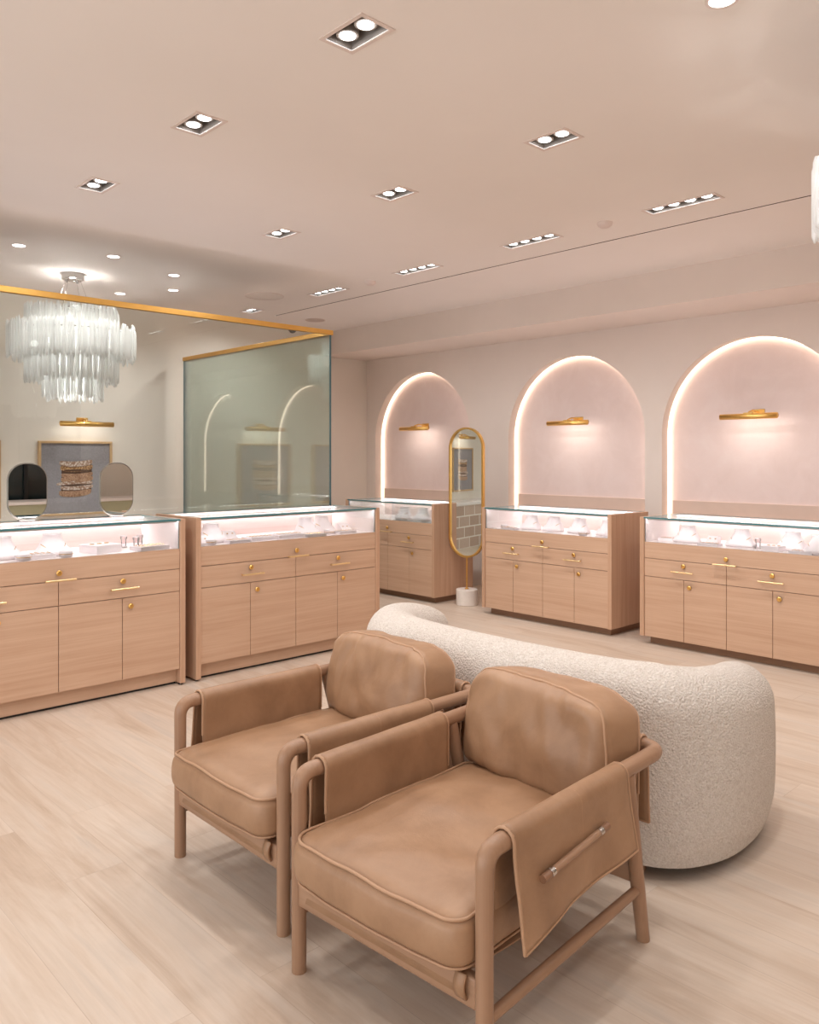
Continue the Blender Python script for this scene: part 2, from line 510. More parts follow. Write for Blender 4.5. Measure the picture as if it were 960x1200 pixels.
# ------------------------------------------------------------------ LED lines round the arches
ordn = ['far', 'middle', 'near']
NAMES = ['smallest arch by the glass partition', 'middle arch', 'arch cut by the frame edge', 'arch seen only as a short curved reflection', 'arch seen as the thinner curved reflection']
for c, nm in zip(NICHES, NAMES):
    mb = MB()
    ap = arch_pts(c, RA - .001, ZSP, ZSILL + .003, 64)
    for a, b in zip(ap[:-1], ap[1:]):
        def q(p, dx, dr):
            v = Vector((p[0] - c, max(p[1] - ZSP, 0))); v = v.normalized() if v.length > 1e-6 else v
            return (XW + dx, p[0] - v.x * dr, p[1] - v.y * dr)
        vs = [q(p, dx, dr_) for p in (a, b) for dx, dr_ in ((ND - .030, 0), (ND - .030, .007), (ND - .002, .007), (ND - .002, 0))]
        mb.raw(vs, [[0, 1, 5, 4], [1, 2, 6, 5], [2, 3, 7, 6]])
    o = obj('led_strip', mb, M['led'])
    tag(o, 'glowing warm light line edging the %s' % nm, 'light strip', 'light lines in the arches')

# ------------------------------------------------------------------ glass partition
gp = thing('glass_partition', 'clear glass partition with gold top rails behind the left display counters', 'partition', (4.02, 5.16, 0))
XG0 = -0.6
ZR = 2.405
def pane(name, x0, x1, y0, y1, mat, edge_axis):
    mb = MB().box(x0, x1, y0, y1, 0.0, ZR - .02)
    for f in mb.bm.faces:
        f.normal_update()
        n = f.normal
        if abs(n[edge_axis]) < 0.5: f.material_index = 1
    return obj(name, mb, [mat, M['edge_blue']], gp)
pane('front_pane', XG0 - 4.02, -.002, -.006, .006, M['glass'], 1)
pane('side_pane', -.0115, .0005, .0075, YB - 5.16 - .15, M['glass_side'], 0)
obj('top_rail', MB().box(XG0 - 4.02, .012, -.016, .016, ZR - .02, ZR + .018, .003), M['gold'], gp)
obj('top_rail', MB().box(-.022, .010, .017, YB - 5.16 - .15, ZR - .02, ZR + .018, .003), M['gold'], gp)

# ------------------------------------------------------------------ ceiling fixtures
def spot(parent, loc, watts, ang=150, rad=.045, col=(1, .985, .97), tgt=None, blend=0.9):
    l = bpy.data.lights.new('lamp_beam', 'SPOT'); l.energy = watts; l.spot_size = math.radians(ang); l.spot_blend = blend
    l.shadow_soft_size = rad; l.color = col
    o = bpy.data.objects.new('lamp_beam', l); C.objects.link(o); o.location = loc; o.parent = parent
    if tgt:
        o.rotation_euler = (Vector(tgt) - Vector(loc)).to_track_quat('-Z', 'Y').to_euler()
    return o

def fixture(name, label, cat, group, hx, hy, lamps, watts, ang, tgt):
    t = thing(name, label, cat, (0, 0, 0), 0, group)
    mb = MB()
    d = .075
    for (a, b, c_, e) in ((-hx, -hx + .003, -hy, hy), (hx - .003, hx, -hy, hy), (-hx, hx, -hy, -hy + .003), (-hx, hx, hy - .003, hy)):
        mb.box(a, b, c_, e, 0.001, d)
    mb.box(-hx, hx, -hy, hy, d - .003, d)
    obj('housing', mb, M['fixture'], t)
    mb = MB(); w = .016
    for (a, b, c_, e) in ((-hx - w, -hx, -hy - w, hy + w), (hx, hx + w, -hy - w, hy + w), (-hx, hx, -hy - w, -hy), (-hx, hx, hy, hy + w)):
        mb.box(a, b, c_, e, -.004, 0.0)
    obj('trim_frame', mb, M['trimw'], t)
    for y in lamps:
        r = obj('lamp', MB().lathe([(.036, .0), (.041, .0), (.041, .022), (.03, .05), (.0005, .05)], 24, (0, y, .012), caps=False), M['fixture'], t, 40)
        obj('lens', MB().lathe([(0.0005, -.002), (.029, -.001), (.029, .004)], 24, (0, y, .010), caps=True), M['lamp'], r)
        spot(t, (0, y, -.008), watts, ang, .04, tgt=tgt(y))
    return t

p2 = fixture('twin_downlight', '', 'downlight', 'twin recessed downlights', .062, .102, (-.05, .05), W_TWIN, 165, lambda y: (0, y, -2))
TWL = ['recessed twin downlight nearest the viewer, highest in the picture', 'recessed twin downlight above the left counters, second in its diagonal row',
       'small recessed twin downlight at the left, closest above the gold rail chandelier', 'recessed twin downlight high right of centre, above the sofa',
       'recessed twin downlight in the middle of the ceiling, second in its row', 'recessed twin downlight third in its row, right of the glass partition',
       'tiny recessed twin downlight just above the gold rail, furthest away']
for k, ((x, y), lb) in enumerate(zip(TW, TWL)):
    if k == 0: p2.location = (x, y, HC); p2['label'] = lb
    else: dup(p2, (x, y, HC), 0, lb)
for (x, y) in TW_OFF: dup(p2, (x, y, HC), 0, 'added unseen twin downlight lighting the room from above the viewer')
p4 = fixture('quad_downlight', '', 'downlight', 'four-lamp recessed downlights', .050, .215, (-.155, -.052, .052, .155), W_QUAD, 120, lambda y: (.9, y, -1.9))
QDL = ['recessed four-lamp downlight nearest, beside the dark ceiling slot at right', 'recessed four-lamp downlight second along the dark slot counted from the right',
       'recessed four-lamp downlight third along the dark slot, mid ceiling', 'recessed four-lamp downlight furthest along the dark slot, above the gold rail corner']
for k, ((x, y), lb) in enumerate(zip(QD, QDL)):
    if k == 0: p4.location = (x, y, HC); p4['label'] = lb
    else: dup(p4, (x, y, HC), 0, lb)
for (x, y) in QD_OFF: dup(p4, (x, y, HC), 0, 'added unseen four-lamp downlight outside the frame behind the right chandelier')
rd = thing('round_downlight', '', 'downlight', (0, 0, HC), 0, 'small round downlights round the chandeliers')
obj('trim_ring', MB().lathe([(.042, 0), (.052, 0), (.052, -.005), (.042, -.003)], 28, caps=False), M['trimw'], rd, 40)
obj('lens', MB().lathe([(.0005, -.002), (.042, -.002), (.042, 0)], 28), M['lamp_round'], rd)
spot(rd, (0, 0, -.01), W_ROUND, 140, .04)
RDL = ['small round downlight at the left edge, above the gold rail', 'small round downlight right of the chandelier canopy, higher one', 'upper of two small round downlights close together right of the chandelier',
       'lower of two small round downlights close together, touching the gold rail', 'small round downlight right beside the chandelier canopy, just over the rail', 'small round downlight cut by the top edge of the picture']
RDL[3] = 'lower right of the small round downlights, second from the gold rail'
for k, ((x, y), lb) in enumerate(zip(RD, RDL)):
    if k == 0: rd.location = (x, y, HC); rd['label'] = lb
    else: dup(rd, (x, y, HC), 0, lb)
tag(obj('smoke_detector', MB().lathe([(.0005, -.03), (.03, -.03), (.045, -.018), (.05, 0)], 26, (4.434, 2.866, HC)), M['trimw'], None, 40), 'small white ceiling detector between the two right four-lamp downlights', 'smoke detector', 'ceiling detectors')
tag(obj('smoke_detector', MB().lathe([(.0005, -.03), (.03, -.03), (.045, -.018), (.05, 0)], 26, (4.473, 5.201, HC)), M['trimw'], None, 40), 'small white ceiling detector left of centre, between the two furthest four-lamp downlights', 'smoke detector', 'ceiling detectors')
spk = thing('ceiling_speaker', 'round flush grey ceiling speaker above the glass partition corner', 'speaker', (5.29, 7.07, HC))
obj('grille', MB().lathe([(.0005, -.006), (.10, -.006), (.105, -.003)], 36), plain('speaker_grille', lin(196, 178, 168), 0.8), spk)
obj('ring', MB().lathe([(.105, 0), (.112, 0), (.112, -.006), (.105, -.006)], 36, caps=False), M['trimw'], spk)
cd = thing('dome_camera', 'small black dome camera under the ceiling behind the gold rail corner', 'security camera', (5.38, 7.62, HC))
obj('dome', MB().lathe([(.001, -.075), (.025, -.068), (.045, -.045), (.05, -.02), (.05, -.015)], 24), M['black'], cd, 50)
obj('mount', MB().lathe([(.058, -.018), (.062, 0)], 24), M['trimw'], cd)
tag(obj('access_panel', MB().lathe([(.17, 0), (.178, 0), (.178, -.003), (.17, -.003)], 44, (4.165, 6.344, HC), caps=False), M['trimw']), 'faint round access panel ring on the ceiling over the gold rail', 'access panel')

# ------------------------------------------------------------------ picture lights (brass)
def picture_light(label, loc, rz, length=.47, out=.17, watts=None):
    """backplate on the wall at local y = 0, tube at local y = -out"""
    t = thing('picture_light', label, 'picture light', loc, rz, 'brass picture lights')
    obj('back_plate', MB().box(-.055, .055, -.012, 0, .005, .065, .003), M['brass'], t)
    obj('arm', MB().tube(bend([(.0, -.012, .04), (0, -out * .6, .052), (0, -out, .03), (0, -out, .0)], .02), .008, 10), M['brass'], t, 60)
    obj('bracket', MB().box(-.035, .035, -out - .02, -out + .02, .012, .03, .004), M['brass'], t)
    n = 18
    def sh(u, v):
        a = math.radians(-12 + 286 * v)
        return ((u - .5) * length, -out + .023 * math.cos(a), .023 * math.sin(a))
    mb = MB().grid(2, n, sh)
    for x in (-length / 2, length / 2):
        mb.raw([(x, -out + .023 * math.cos(math.radians(-12 + 286 * k / 17)), .023 * math.sin(math.radians(-12 + 286 * k / 17))) for k in range(18)], [list(range(18))])
    obj('shade', mb, M['brass'], t, 60, solid=.002)
    obj('bulb_strip', MB().box(-length / 2 + .02, length / 2 - .02, -out - .006, -out + .006, -.010, -.002), M['bulb_pic'], t)
    l = bpy.data.lights.new('lamp_beam', 'AREA'); l.shape = 'RECTANGLE'; l.size = length - .06; l.size_y = .03; l.energy = watts or W_PIC
    l.color = (1, .90, .80)
    o = bpy.data.objects.new('lamp_beam', l); C.objects.link(o); o.parent = t
    o.location = (0, -out + .004, -.02); o.rotation_euler = (math.radians(28), 0, 0)
    return t
M['bulb_pic'] = emit('picture_bulb', (1.0, 0.9, 0.78, 1), 2.5)
PLL = ['brass picture light in the smallest arch, furthest on the pink wall', 'brass picture light in the middle arch', 'brass picture light in the large arch at right']
for (c, lb) in zip((6.83, 4.66, 2.875), PLL): picture_light(lb, (XW + ND, c, 1.735), -PI / 2, .47, .195)
picture_light('brass picture light above the bracelet picture behind the glass', (3.03, YB, 1.712), 0, .50, .13, .3)

# ------------------------------------------------------------------ framed picture of bracelets
def picture(label, cx, zc, w, h, bracelets=True):
    t = thing('framed_picture', label, 'picture', (cx, YB, zc), 0)
    f = .022; d = .035
    mb = MB()
    mb.box(-w / 2, w / 2, -d, 0, h / 2 - f, h / 2, .002).box(-w / 2, w / 2, -d, 0, -h / 2, -h / 2 + f, .002)
    mb.box(-w / 2, -w / 2 + f, -d, 0, -h / 2 + f, h / 2 - f, .002).box(w / 2 - f, w / 2, -d, 0, -h / 2 + f, h / 2 - f, .002)
    obj('frame', mb, M['art_frame'], t)
    obj('canvas', MB().box(-w / 2 + f, w / 2 - f, -.018, -.004, -h / 2 + f, h / 2 - f), M['canvas'], t)
    if not bracelets: return t
    def bandmat(nm, c1, c2, sx):
        q = NT(nm); v = q.coords((sx, 1, sx * .9))
        ch = q.new('ShaderNodeTexVoronoi'); q.ln(v, ch.inputs['Vector']); ch.inputs['Scale'].default_value = 1.0
        return q.set(q.ramp(ch.outputs['Distance'], [(0.1, c2), (0.75, c1)]), .35, .25)
    tan = bandmat('tan_band', lin(160, 120, 96), lin(214, 178, 150), 95)
    crys = bandmat('crystal_band', lin(164, 128, 108), lin(244, 232, 224), 62)
    gld = bandmat('gold_band', lin(140, 98, 64), lin(226, 186, 140), 95)
    #         z,   half width, height, x offset, sag, material, hollow
    bands = [(.150, .155, .050, .00, .016, crys), (.103, .152, .046, .005, .022, gld), (.036, .148, .040, .010, .014, tan), (-.006, .150, .050, .010, .012, tan),
             (-.050, .168, .030, -.012, -.008, crys), (-.083, .152, .036, .008, .012, crys), (-.132, .150, .056, -.008, .018, tan)]
    dark = plain('print_shadow', lin(92, 64, 50), .6)
    obj('bracelet_print', MB().raw([(-.138, -.0186, .135), (.148, -.0186, .135), (.150, -.0186, .05), (.145, -.0186, -.13), (-.140, -.0186, -.13), (-.134, -.0186, .02)], [list(range(6))]), dark, t)
    for (z, hw, hh, xo, sag, m) in bands:
        def bf(u, v):
            x = (u - .5) * 2
            e = math.sqrt(max(0, 1 - abs(x) ** 5))
            return (xo + x * hw, -.0195 - .002 * math.sqrt(max(0, 1 - x * x)), z - sag * (1 - x * x) + x * .006 + (v - .5) * hh * (.55 + .45 * e))
        obj('bracelet_print', MB().grid(24, 5, bf), m, t, 180)
        if m is gld:
            obj('bracelet_print', MB().raw([(xo + math.cos(a) * hw * .8, -.0222, z - .030 + math.sin(a) * .010) for a in [2 * PI * k / 24 for k in range(24)]], [list(range(24))]), dark, t)
    return t
picture('framed picture of stacked bracelets on grey linen, behind the glass', 2.968, 1.201, .69, .70)
picture('framed bracelet picture seen only as a reflection in the standing mirror', .90, 1.201, .69, .70)
picture_light('brass picture light seen only as a reflection in the standing mirror', (.95, YB, 1.712), 0, .50, .13, .3)
picture('framed grey picture mostly cut off by the left edge behind the glass', 1.955, 1.201, .69, .70, False)

# low tiled ledge along the back wall (seen in the standing mirror)
tl = thing('tiled_ledge', 'low stone-tiled ledge with white top, reflected in the standing mirror', 'ledge', (2.0, YB, 0))
obj('tiled_front', MB().box(-3.4, 1.9, -.36, -.002, 0, .66), M['tile'], tl)
obj('top_slab', MB().box(-3.41, 1.91, -.38, -.002, .66, .71, .004), M['white'], tl)

# ------------------------------------------------------------------ chandelier of frosted glass rods
def chandelier(label, loc, seed, power=1.0):
    rnd = random.Random(seed)
    t = thing('chandelier', label, 'chandelier', loc, 0, 'frosted glass chandeliers')
    obj('canopy', MB().lathe([(.0005, -.05), (.075, -.05), (.085, -.044), (.085, 0)], 32), M['chrome'], t, 40)
    for k in range(3):
        a = 2 * PI * k / 3 + .4
        o = obj('canopy_knob', MB().lathe([(.0005, -.022), (.012, -.018), (.012, 0)], 12, (.05 * math.cos(a), .05 * math.sin(a), -.05)), M['chrome'], t, 40)
    tiers = [(.335, -.280, -.455, 92), (.465, -.425, -.705, 124), (.335, -.62, -.885, 90), (.212, -.775, -1.025, 58)]
    for k in range(4):
        a = 2 * PI * k / 4 + .7
        obj('wire', MB().tube([(.06 * math.cos(a), .06 * math.sin(a), -.045), (.16 * math.cos(a), .16 * math.sin(a), -.30)], .0016, 6), M['silver'], t)
    vd = Vector((-loc[0], -loc[1], 0)).normalized()
    rods = []
    for (r, z1, z0, n) in tiers:
        mb = MB()
        mb.tube([(r * .965 * math.cos(2 * PI * k / 48), r * .965 * math.sin(2 * PI * k / 48), z1 - .06) for k in range(49)], .006, 8)
        for k in range(4):
            a = PI / 2 * k
            mb.tube([(0, 0, z1 - .06), (r * .965 * math.cos(a), r * .965 * math.sin(a), z1 - .06)], .005, 6)
        obj('tier_frame', mb, M['chrome'], t, 60)
        for row in (0, 1):
            nn = n if row == 0 else int(n * .7)
            for k in range(nn):
                a = 2 * PI * (k + rnd.uniform(-.25, .25)) / nn
                rr = (r + rnd.uniform(-.004, .018)) if row == 0 else r * .86
                zt = z1 + rnd.uniform(-.03, .022); zb = z0 + rnd.uniform(-.022, .035)
                front = Vector((math.cos(a), math.sin(a), 0)).dot(vd)
                rods.append((front - row * 1.5, rr, a, zt, zb, rnd.uniform(.0095, .0135)))
    obj('core_tube', MB().lathe([(.012, -1.0), (.012, -.26)], 12), M['chrome'], t, 60)
    obj('added_baffle', MB().lathe([(.0005, -.32), (.30, -.32), (.30, -.312), (.0005, -.312)], 40), M['fixture'], t)  # added unseen disc, keeps the lamps below from flooding the ceiling
    l = bpy.data.lights.new('lamp_glow', 'POINT'); l.energy = 3.5 * power ** 4; l.shadow_soft_size = .04; l.color = (1, .98, .95)
    o = bpy.data.objects.new('lamp_glow', l); C.objects.link(o); o.parent = t; o.location = (0, 0, -.19)  # added light without a bulb, brightens the ceiling round the canopy
    for (r, z, en) in ((.18, -.40, 5), (.24, -.56, 13), (.17, -.75, 14), (.09, -.92, 9)):
        for k in range(4):
            a = PI / 2 * k + .3
            obj('bulb', MB().lathe([(.001, -.03), (.014, -.022), (.017, 0), (.010, .025), (.008, .04)], 12, (r * math.cos(a), r * math.sin(a), z)), M['bulb'], t, 60)
        l = bpy.data.lights.new('lamp_glow', 'POINT'); l.energy = en * power; l.shadow_soft_size = .03; l.color = (1, .98, .95)
        o = bpy.data.objects.new('lamp_glow', l); C.objects.link(o); o.parent = t; o.location = (0, 0, z + .02)
    rods.sort(key=lambda q: -q[0])
    def rod(mb, q):
        _, r, a, zt, zb, rad = q
        tip = rad * .45
        mb.lathe([(.001, zb - .004), (tip, zb), (rad, zb + .02), (rad * 1.05, (zt + zb) / 2), (rad, zt - .02), (tip, zt), (.001, zt + .004)], 8, (r * math.cos(a), r * math.sin(a), 0), caps=False)
    for q in rods[:100]:
        mb = MB(); rod(mb, q); obj('glass_rod', mb, M['frosted'], t, 180)
    mb = MB()
    for q in rods[100:]: rod(mb, q)
    o = obj('glass_rods', mb, M['frosted'], t, 180); o['kind'] = 'stuff'
    return t
chandelier('tiered chandelier of frosted glass rods hanging behind the glass partition', (2.53, 6.66, HC), 3)
chandelier('frosted glass chandelier cut off by the right edge of the picture', (3.235, 0.655, HC), 8, .5)

# ------------------------------------------------------------------ display counters
def handle(parent, x, z, L=.165):
    mb = MB()
    mb.tube([(x - L / 2, -.030, z), (x + L / 2, -.030, z)], .0060, 10)
    for s in (-1, 1): mb.tube([(x + s * (L / 2 - .012), 0, z), (x + s * (L / 2 - .012), -.030, z)], .004, 8)
    return obj('handle', mb, M['brass_pale'], parent, 50)
def lock(parent, x, z):
    t = bmesh.new(); mb = MB()
    mb.lathe([(.0155, 0), (.0155, .006), (.012, .009), (.0005, .009)], 20)
    mb.box(-.0015, .0015, -.006, .006, .0085, .0098)
    for v in mb.bm.verts: v.co = Vector((x + v.co.x, -v.co.z, z + v.co.y))
    return obj('lock', mb, M['brass'], parent, 40)

def counter(label, W, D, z, legs):
    """z = plinth top, door top, drawer top, deck, glass top; front at local y = 0"""
    zp, zd, zr, zk, zt = z
    t = thing('display_counter', label, 'display counter', (0, 0, 0), 0, 'glass-topped oak display counters')
    P = .034; a, b = -W / 2 + P, W / 2 - P
    z0 = 0.012 if legs else zp
    for s in (-1, 1):
        x0, x1 = (-W / 2, a) if s < 0 else (b, W / 2)
        obj('side_panel', MB().box(x0, x1, 0, D, z0, zt, .0015), M['oak_v'], t)
        if legs:
            mb = MB()
            for y in (.03, D - .03): mb.lathe([(.012, 0), (.012, .012)], 12, ((x0 + x1) / 2, y, 0))
            obj('foot', mb, M['black'], t)
    obj('carcass', MB().box(a, b, .034, D, zp, zk - .02), M['gap'], t)
    if legs:
        obj('plinth', MB().box(a, b, .055, D - .02, .014, zp, .001), M['oak_h'], t)
        obj('plinth_shade', MB().box(a, b, .068, D - .03, 0, .016), M['black'], t)  # black strip drawn in place of the shade under the plinth
    else:
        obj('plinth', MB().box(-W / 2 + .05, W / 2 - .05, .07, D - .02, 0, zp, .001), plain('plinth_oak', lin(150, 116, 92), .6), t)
    g = .0018; yf = .008
    u = obj('drawer', MB().box(a + g, b - g, yf, .034, zr + g, zk, .001), M['oak_h'], t)
    handle(u, 0, zr + .008); lock(u, 0, zr + .045)
    for s in (-1, 1):
        x0, x1 = (a + g, -g) if s < 0 else (g, b - g)
        d = obj('drawer', MB().box(x0, x1, yf, .034, zd + g, zr - g, .001), M['oak_h'], t)
        xc = (x0 + x1) / 2
        handle(d, xc, zd + .058); lock(d, xc, zd + .1)
        for q in (0, 1):
            e0, e1 = (x0, xc - g) if q == 0 else (xc + g, x1)
            dd = obj('door', MB().box(e0, e1, yf, .034, zp + g, zd - g, .001), M['oak_h'], t)
            if q == 1: lock(dd, e0 + .045, zd - .05)
    obj('display_deck', MB().box(a, b, .012, D - .02, zk - .018, zk, .001), M['white'], t)
    obj('back_board', MB().box(a, b, D - .02, D, zk - .018, zt - .005, .001), M['oak_in'], t)
    for s in (-1, 1):
        x0, x1 = (a, a + .004) if s < 0 else (b - .004, b)
        obj('side_lining', MB().box(x0, x1, .02, D - .02, zk, zt - .012), M['white'], t)
    def gl(name, bx, ax):
        mb = MB().box(*bx)
        for f in mb.bm.faces:
            f.normal_update()
            if abs(f.normal[ax]) < .5: f.material_index = 1
        return obj(name, mb, [M['case_glass'], M['edge']], t)
    gl('glass_front', (a + .005, b - .005, .012, .018, zk + .0005, zt - .0105), 1)
    gl('glass_top', (a + .001, b - .001, -.004, D - .004, zt - .010, zt + .001), 2)
    obj('added_strip_hood', MB().box(a + .01, b - .01, .0195, .0235, zt - .020, zt - .0105), M['white'], t)  # added hood that hides the front strip from view
    obj('light_strip', MB().box(a + .01, b - .01, .0236, .036, zt - .0155, zt - .0105), M['case_led'], t)  # added front strip, brightens the displays from the viewer's side
    obj('light_strip', MB().box(a + .01, b - .01, D - .062, D - .032, zt - .020, zt - .0105), M['case_led'], t)
    return t

ZL = (.10, .578, .715, .838, 1.020)
ZRR = (.058, .509, .644, .765, .951)
D = .55
cl = counter('glass-topped oak display counter at the left edge of the picture', 1.52, D, ZL, True)
cl.location = (1.654, 4.55, 0)
c2 = dup(cl, (3.247, 4.55, 0), 0, 'glass-topped oak display counter in front of the glass partition corner, behind the chairs')
cm = counter('glass-topped oak display counter under the middle arch, right of the standing mirror', 1.335, D, ZRR, False)
cm.location = (5.44, 4.125, 0); cm.rotation_euler = (0, 0, -PI / 2)
cf = dup(cm, (5.44, 6.062, 0), -PI / 2, 'glass-topped oak display counter under the smallest arch, left of the standing mirror')
cr = dup(cm, (5.44, 2.544, 0), -PI / 2, 'glass-topped oak display counter at the right edge under the large arch')

# ------------------------------------------------------------------ jewellery displays in the counters
def bust_mesh():
    # z, half width, half depth, y offset
    rings = [(0, .10, .050, -.012), (.012, .108, .058, -.014), (.03, .100, .056, -.010), (.055, .078, .050, 0), (.085, .058, .046, .006), (.108, .049, .043, .008), (.122, .050, .044, .006), (.124, .047, .041, .006)]
    n = 26; vs = []; fs = []
    for (z, rx, ry, yo) in rings:
        for k in range(n):
            a = 2 * PI * k / n
            c, s = math.cos(a), math.sin(a)
            vs.append((rx * math.copysign(abs(c) ** .85, c), yo + ry * math.copysign(abs(s) ** .85, s), z))
    for i in range(len(rings) - 1):
        for k in range(n): fs.append([i * n + k, i * n + (k + 1) % n, (i + 1) * n + (k + 1) % n, (i + 1) * n + k])
    fs.append(list(range(n))[::-1]); fs.append([(len(rings) - 1) * n + k for k in range(n)])
    return MB().raw(vs, fs)
bust = thing('necklace_bust', '', 'necklace display', (0, 0, 0), 0, 'white necklace busts in the counters')
obj('bust', bust_mesh(), M['velvet'], bust, 60)
def neck(q):
    pts = []
    for k in range(25):
        a = -PI * (.02 + .96 * k / 24)
        pts.append((.068 * math.cos(a), -.000 + (.054) * math.sin(a) - .006, .068 - .038 * (-math.sin(a)) ** 2))
    return MB().tube(pts, .0022, 6)
obj('necklace', neck(0), M['goldj'], bust, 180)
def disc_thing(): 
    t = thing('bracelet_cushion', '', 'bracelet display', (0, 0, 0), 0, 'round bracelet cushions')
    obj('cushion', MB().lathe([(.03, 0), (.036, .006), (.036, .03), (.030, .036), (.0005, .038)], 24), M['velvet'], t, 60)
    obj('bangle', MB().tube([(.0375 * math.cos(2 * PI * k / 24), .0375 * math.sin(2 * PI * k / 24), .018) for k in range(25)], .0018, 6), M['goldj'], t)
    return t
def tray_thing():
    t = thing('jewellery_tray', '', 'jewellery tray', (0, 0, 0), 0, 'flat jewellery trays')
    mb = MB().box(-.10, .10, -.06, .06, 0, .012, .002)
    for (a, b, c_, e) in ((-.10, .10, -.06, -.053), (-.10, .10, .053, .06), (-.10, -.093, -.053, .053), (.093, .10, -.053, .053)): mb.box(a, b, c_, e, .012, .024, .001)
    obj('tray', mb, M['velvet'], t)
    for k in range(6):
        x = -.075 + .03 * k
        o = obj('ring_roll', MB().tube([(x, -.05, .016), (x, .05, .016)], .010, 8), M['velvet_dim'], t, 60)
        mb = MB()
        for y in (-.03, 0, .03): mb.tube([(x - .006, y, .026), (x, y, .031), (x + .006, y, .026)], .0018, 5)
        obj('rings', mb, M['goldj'], o)
    return t
def block_thing():
    t = thing('display_block', '', 'display block', (0, 0, 0), 0, 'white display blocks')
    obj('block', MB().box(-.085, .085, -.085, .085, 0, .048, .002), M['velvet'], t)
    mb = MB()
    for x in (-.05, 0, .05): mb.tube([(x + .014 * math.cos(2 * PI * k / 16), .01 + .014 * math.sin(2 * PI * k / 16), .05) for k in range(17)], .0018, 6)
    obj('earrings', mb, M['goldj'], t)
    return t
def cup_thing():
    t = thing('ring_stand', '', 'ring stand', (0, 0, 0), 0, 'small clear ring stands')
    obj('post', MB().lathe([(.022, 0), (.022, .006), (.016, .010), (.016, .052), (.021, .058), (.021, .068)], 20), M['acrylic'], t, 50)
    obj('top_pad', MB().lathe([(.02, .068), (.02, .074), (.0005, .075)], 20), M['velvet'], t, 50)
    return t
def pad_thing():
    t = thing('sloped_pad', '', 'earring display', (0, 0, 0), 0, 'sloped earring pads')
    obj('pad', MB().prism([(-.035, 0), (.035, 0), (.035, .055), (.022, .058), (-.035, .012)], 0, -.045, .045), M['velvet'], t)
    mb = MB()
    for x in (-.02, .02): mb.lathe([(.0005, .0), (.006, .0), (.006, .006), (.0005, .006)], 10, (x, -.002, .037))
    obj('earrings', mb, M['goldj'], t)
    return t
protos = {'bust': bust, 'disc': disc_thing(), 'tray': tray_thing(), 'block': block_thing(), 'cup': cup_thing(), 'pad': pad_thing()}
used = set()
def place(kind, ctr, x, y, label, rz=0.0, sc=1.0):
    p = protos[kind]
    loc, rot, zk = ctr
    c, s = math.cos(rot), math.sin(rot)
    L = (loc[0] + x * c - y * s, loc[1] + x * s + y * c, zk)
    if kind not in used:
        used.add(kind); o = p; o.location = L; o.rotation_euler = (0, 0, rot + rz); o['label'] = label
    else: o = dup(p, L, rot + rz, label)
    o.scale = (sc, sc, sc)
    return o
K1 = ((1.654, 4.55), 0, ZL[3]); K2 = ((3.247, 4.55), 0, ZL[3])
KF = ((5.44, 6.062), -PI / 2, ZRR[3]); KM = ((5.44, 4.125), -PI / 2, ZRR[3]); KR = ((5.44, 2.544), -PI / 2, ZRR[3])
LFT, SEC, FAR, MID, RGT = 'in the leftmost counter', 'in the counter before the glass partition', 'in the counter under the smallest arch', 'in the counter under the middle arch', 'in the counter under the large right arch'
# leftmost counter
place('bust', K1, -.235, .20, 'white necklace bust cut by the left edge, ' + LFT)
place('bust', K1, .035, .20, 'white necklace bust fully in view ' + LFT)
place('disc', K1, -.16, .075, 'round white cushion before the left-edge bust ' + LFT)
place('disc', K1, .065, .075, 'round white cushion in front of the full bust ' + LFT)
place('tray', K1, -.09, .13, 'flat white tray between the two busts ' + LFT)
place('block', K1, .30, .17, 'large square white display block ' + LFT, .25)
for k, (x, y) in enumerate(((.50, .30), (.535, .20), (.61, .31))):
    place('cup', K1, x, y, ['clear ring stand at the back left of its trio ', 'clear ring stand in front of its trio ', 'clear ring stand at the right of its trio '][k] + LFT)
place('tray', K1, .575, .10, 'white tray by the right end ' + LFT, .15)
# counter in front of the glass partition
place('pad', K2, -.665, .10, 'sloped white pad at the far left ' + SEC)
place('bust', K2, -.545, .19, 'first white necklace bust from the left ' + SEC)
place('disc', K2, -.615, .085, 'round white cushion by the first bust ' + SEC)
place('tray', K2, -.42, .085, 'small tray right of the first bust ' + SEC, 0, .75)
place('pad', K2, -.345, .30, 'sloped white pad behind the first bust ' + SEC)
place('tray', K2, -.225, .12, 'flat tray left of centre ' + SEC, .05)
place('tray', K2, .005, .12, 'flat tray at the centre ' + SEC, -.04, 1.1)
place('bust', K2, .225, .20, 'second white necklace bust ' + SEC)
place('tray', K2, .20, .075, 'flat tray before the second bust ' + SEC, 0, .8)
place('disc', K2, .375, .12, 'round white cushion between the right busts ' + SEC)
place('bust', K2, .425, .27, 'third white necklace bust, furthest right ' + SEC)
place('tray', K2, .50, .10, 'flat tray before the third bust ' + SEC, 0, .8)
place('pad', K2, .585, .20, 'front sloped white pad by the right end ' + SEC)
place('pad', K2, .645, .30, 'rear sloped white pad by the right end ' + SEC)
# counter under the smallest arch
for k, x in enumerate((.03, .30, .56)):
    place('bust', KF, x, .20, ['leftmost visible', 'middle', 'last, right-hand'][k] + ' white necklace bust ' + FAR)
place('disc', KF, .45, .08, 'round white cushion between the right busts ' + FAR)
place('tray', KF, .17, .085, 'flat white tray between two busts ' + FAR, 0, .7)
# middle counter
place('disc', KM, -.50, .12, 'round white cushion at the left end ' + MID)
place('tray', KM, -.40, .085, 'flat white tray left of the busts ' + MID, 0, .6)
for k, x in enumerate((-.28, -.04, .22, .50)):
    place('bust', KM, x, .22, ['first', 'second', 'third', 'fourth'][k] + ' white necklace bust from the left ' + MID)
place('disc', KM, .355, .075, 'round white cushion before the fourth bust ' + MID)
place('pad', KM, .60, .10, 'sloped white pad at the right end ' + MID)
